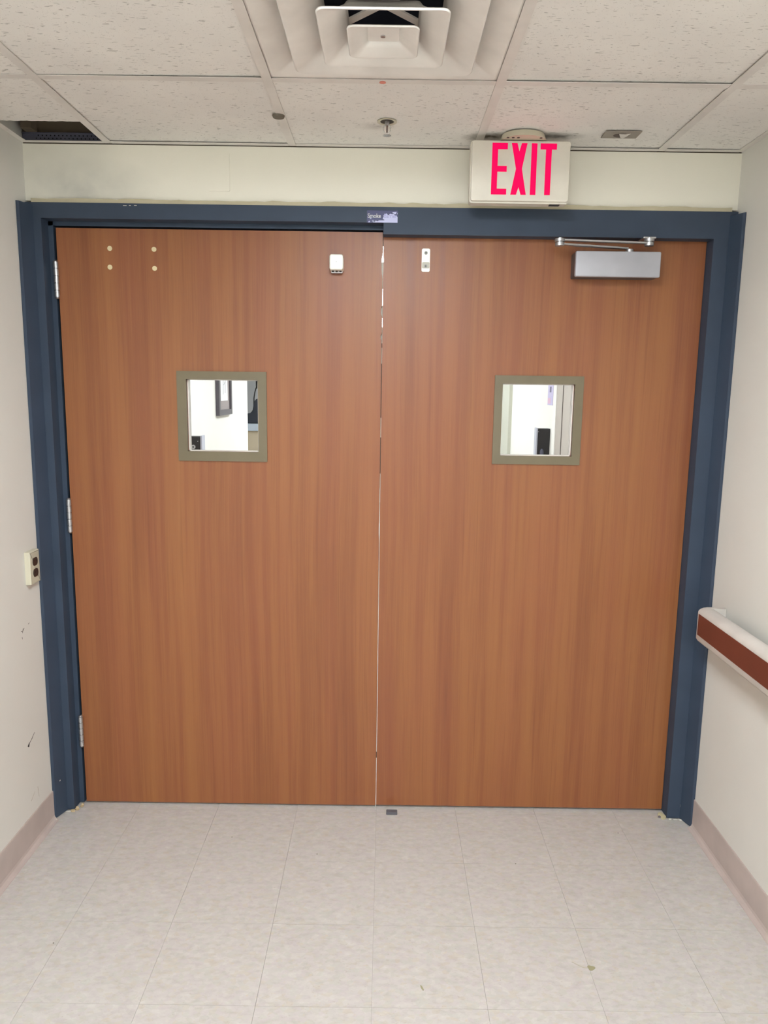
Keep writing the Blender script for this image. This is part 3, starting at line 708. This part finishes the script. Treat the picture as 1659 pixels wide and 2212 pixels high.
# picture frame on left wall beyond
pf = thing('picture_frame', (WL, 3.0, 1.40), 'dark framed line drawing on the wall seen through the left door window', 'picture')
PD = mat('dark_frame', (86, 82, 88), .4); PG = mat('grey_mat', (150, 140, 138), .6); PW = mat('white_paper', (240, 240, 240), .6)
xa = WL+.001
bm = bmesh.new()
for a in ((2.75, 2.79, 1.40, 1.98), (3.16, 3.20, 1.40, 1.98), (2.79, 3.16, 1.40, 1.44), (2.79, 3.16, 1.94, 1.98)): box(bm, xa, xa+.026, *a)
obj('frame', bm, PD, pf)
obj('mat_board', bxm(xa, xa+.012, 2.79, 3.16, 1.44, 1.94), PG, pf); obj('drawing', bxm(xa+.012, xa+.014, 2.86, 3.09, 1.505, 1.88), PW, pf)
bm = bmesh.new()
for (ya, za, yb, zb) in ((2.93, 1.55, 2.95, 1.78), (2.95, 1.78, 3.02, 1.72), (3.02, 1.72, 3.00, 1.56), (2.96, 1.62, 3.03, 1.66)): tube(bm, [(xa+.0145, ya, za), (xa+.0145, yb, zb)], .002, 5)
obj('ink_line', bm, mat('ink_grey', (140, 140, 146), .6), pf)
# wall dispensers
def dispenser(xw, s, yc, w_, prot, z0, z1, label, knob):
    t = thing('wall_dispenser', (xw, yc, z0), label, 'dispenser')
    a, b = sorted((xw+s*.001, xw+s*(prot-.012)))
    obj('body', bxm(a, b, yc, yc+w_, z0, z1, bevel=.004), DARK, t)
    a, b = sorted((xw+s*(prot-.0118), xw+s*prot))
    obj('front_cover', bxm(a, b, yc-.002, yc+w_, z0, z1+.006, bevel=.003), mat('cover_grey', (176, 178, 188), .4), t)
    if knob:
        bm = bmesh.new(); cyl(bm, (xw+s*prot*.55, yc-.003, z1-.062), .013, .006, 'y', 24); k = obj('lock', bm, SATIN, t)
        bm = bmesh.new(); cyl(bm, (xw+s*prot*.55, yc-.0065, z1-.062), .005, .003, 'y', 16); obj('keyhole', bm, DARK, k)
        bm = bmesh.new(); cyl(bm, (xw+s*prot*.78, yc-.002, z1-.028), .003, .004, 'y', 12); obj('screw', bm, SATIN, t)
    else:
        bm = bmesh.new(); g = bmesh.ops.create_uvsphere(bm, u_segments=16, v_segments=10, radius=.014)['verts']; bmesh.ops.scale(bm, vec=(1, .3, 2.0), verts=g)
        bmesh.ops.translate(bm, vec=(xw+s*prot*.55, yc-.001, z1-.17), verts=g); obj('reflection_blob', bm, STEEL, t, smooth=True)  # grey bulge added to imitate a reflection on the dark side
        bm = bmesh.new(); cyl(bm, (xw+s*prot*.84, yc-.002, z1-.022), .003, .004, 'y', 12); obj('screw', bm, SATIN, t)
dispenser(WL, 1, 1.847, .075, .118, 1.06, 1.308, 'dark box with a round lock seen low in the left door window', True)
dispenser(WR, -1, 2.679, .07, .100, 1.02, 1.345, 'black dispenser with pale front seen through the right door window', False)
# small poster in right window
ps = thing('wall_poster', (WR, 2.73, 1.51), 'small pale lavender notice on the wall above the black dispenser', 'poster')
obj('sheet', bxm(WR-.0025, WR-.0005, 2.64, 2.81, 1.51, 1.80), mat('lavender_paper', (186, 178, 206), .6), ps)
obj('print_block', bxm(WR-.0032, WR-.0024, 2.70, 2.75, 1.60, 1.64), mat('print_grey', (110, 104, 128), .6), ps)
obj('print_block', bxm(WR-.0032, WR-.0024, 2.71, 2.80, 1.52, 1.56), mat('print_pink', (206, 170, 190), .6), ps)
# counter, bag and cord beyond the left corner
ct = thing('reception_counter', (-2.1, 5.2, 0), 'beige counter with a pale blue top edge beyond the left door window', 'counter')
obj('panel', bxm(-3.1, -1.24, 5.02, 5.5, 0, 1.169), mat('beige_panel', (196, 182, 156), .6), ct)
obj('counter_top', bxm(-3.1, -1.22, 5.0, 5.6, 1.169, 1.240, bevel=.004), mat('pale_blue_laminate', (190, 202, 214), .4), ct)
bg = thing('black_bag', (-1.34, 5.25, 1.24), 'dark bag standing on the counter beyond the left door window', 'bag')
bm = bmesh.new(); prism(bm, [(-1.46, 1.241), (-1.235, 1.241), (-1.235, 1.50), (-1.32, 1.505), (-1.365, 1.485), (-1.38, 1.44), (-1.395, 1.37), (-1.42, 1.345), (-1.46, 1.34)], XZ, 5.12, 5.36)
bmesh.ops.bevel(bm, geom=bm.edges[:], offset=.006, segments=2, affect='EDGES'); obj('bag_body', bm, mat('bag_fabric', (52, 56, 64), .8), bg)
bm = bmesh.new(); tube(bm, [(-1.392, 5.2, 1.40), (-1.390, 5.2, 1.50), (-1.380, 5.2, 1.56), (-1.368, 5.2, 1.60), (-1.34, 5.2, 1.66)], .006, 8); obj('strap', bm, DARK, bg)
mn = tag(obj('desk_monitor', bxm(-1.405, -1.10, 5.40, 5.46, 1.597, 1.88, bevel=.004), DARK), 'dark monitor edge above the bag beyond the left door window', 'monitor')
obj('stand', bxm(-1.27, -1.24, 5.43, 5.45, 1.241, 1.60), DARK, mn)
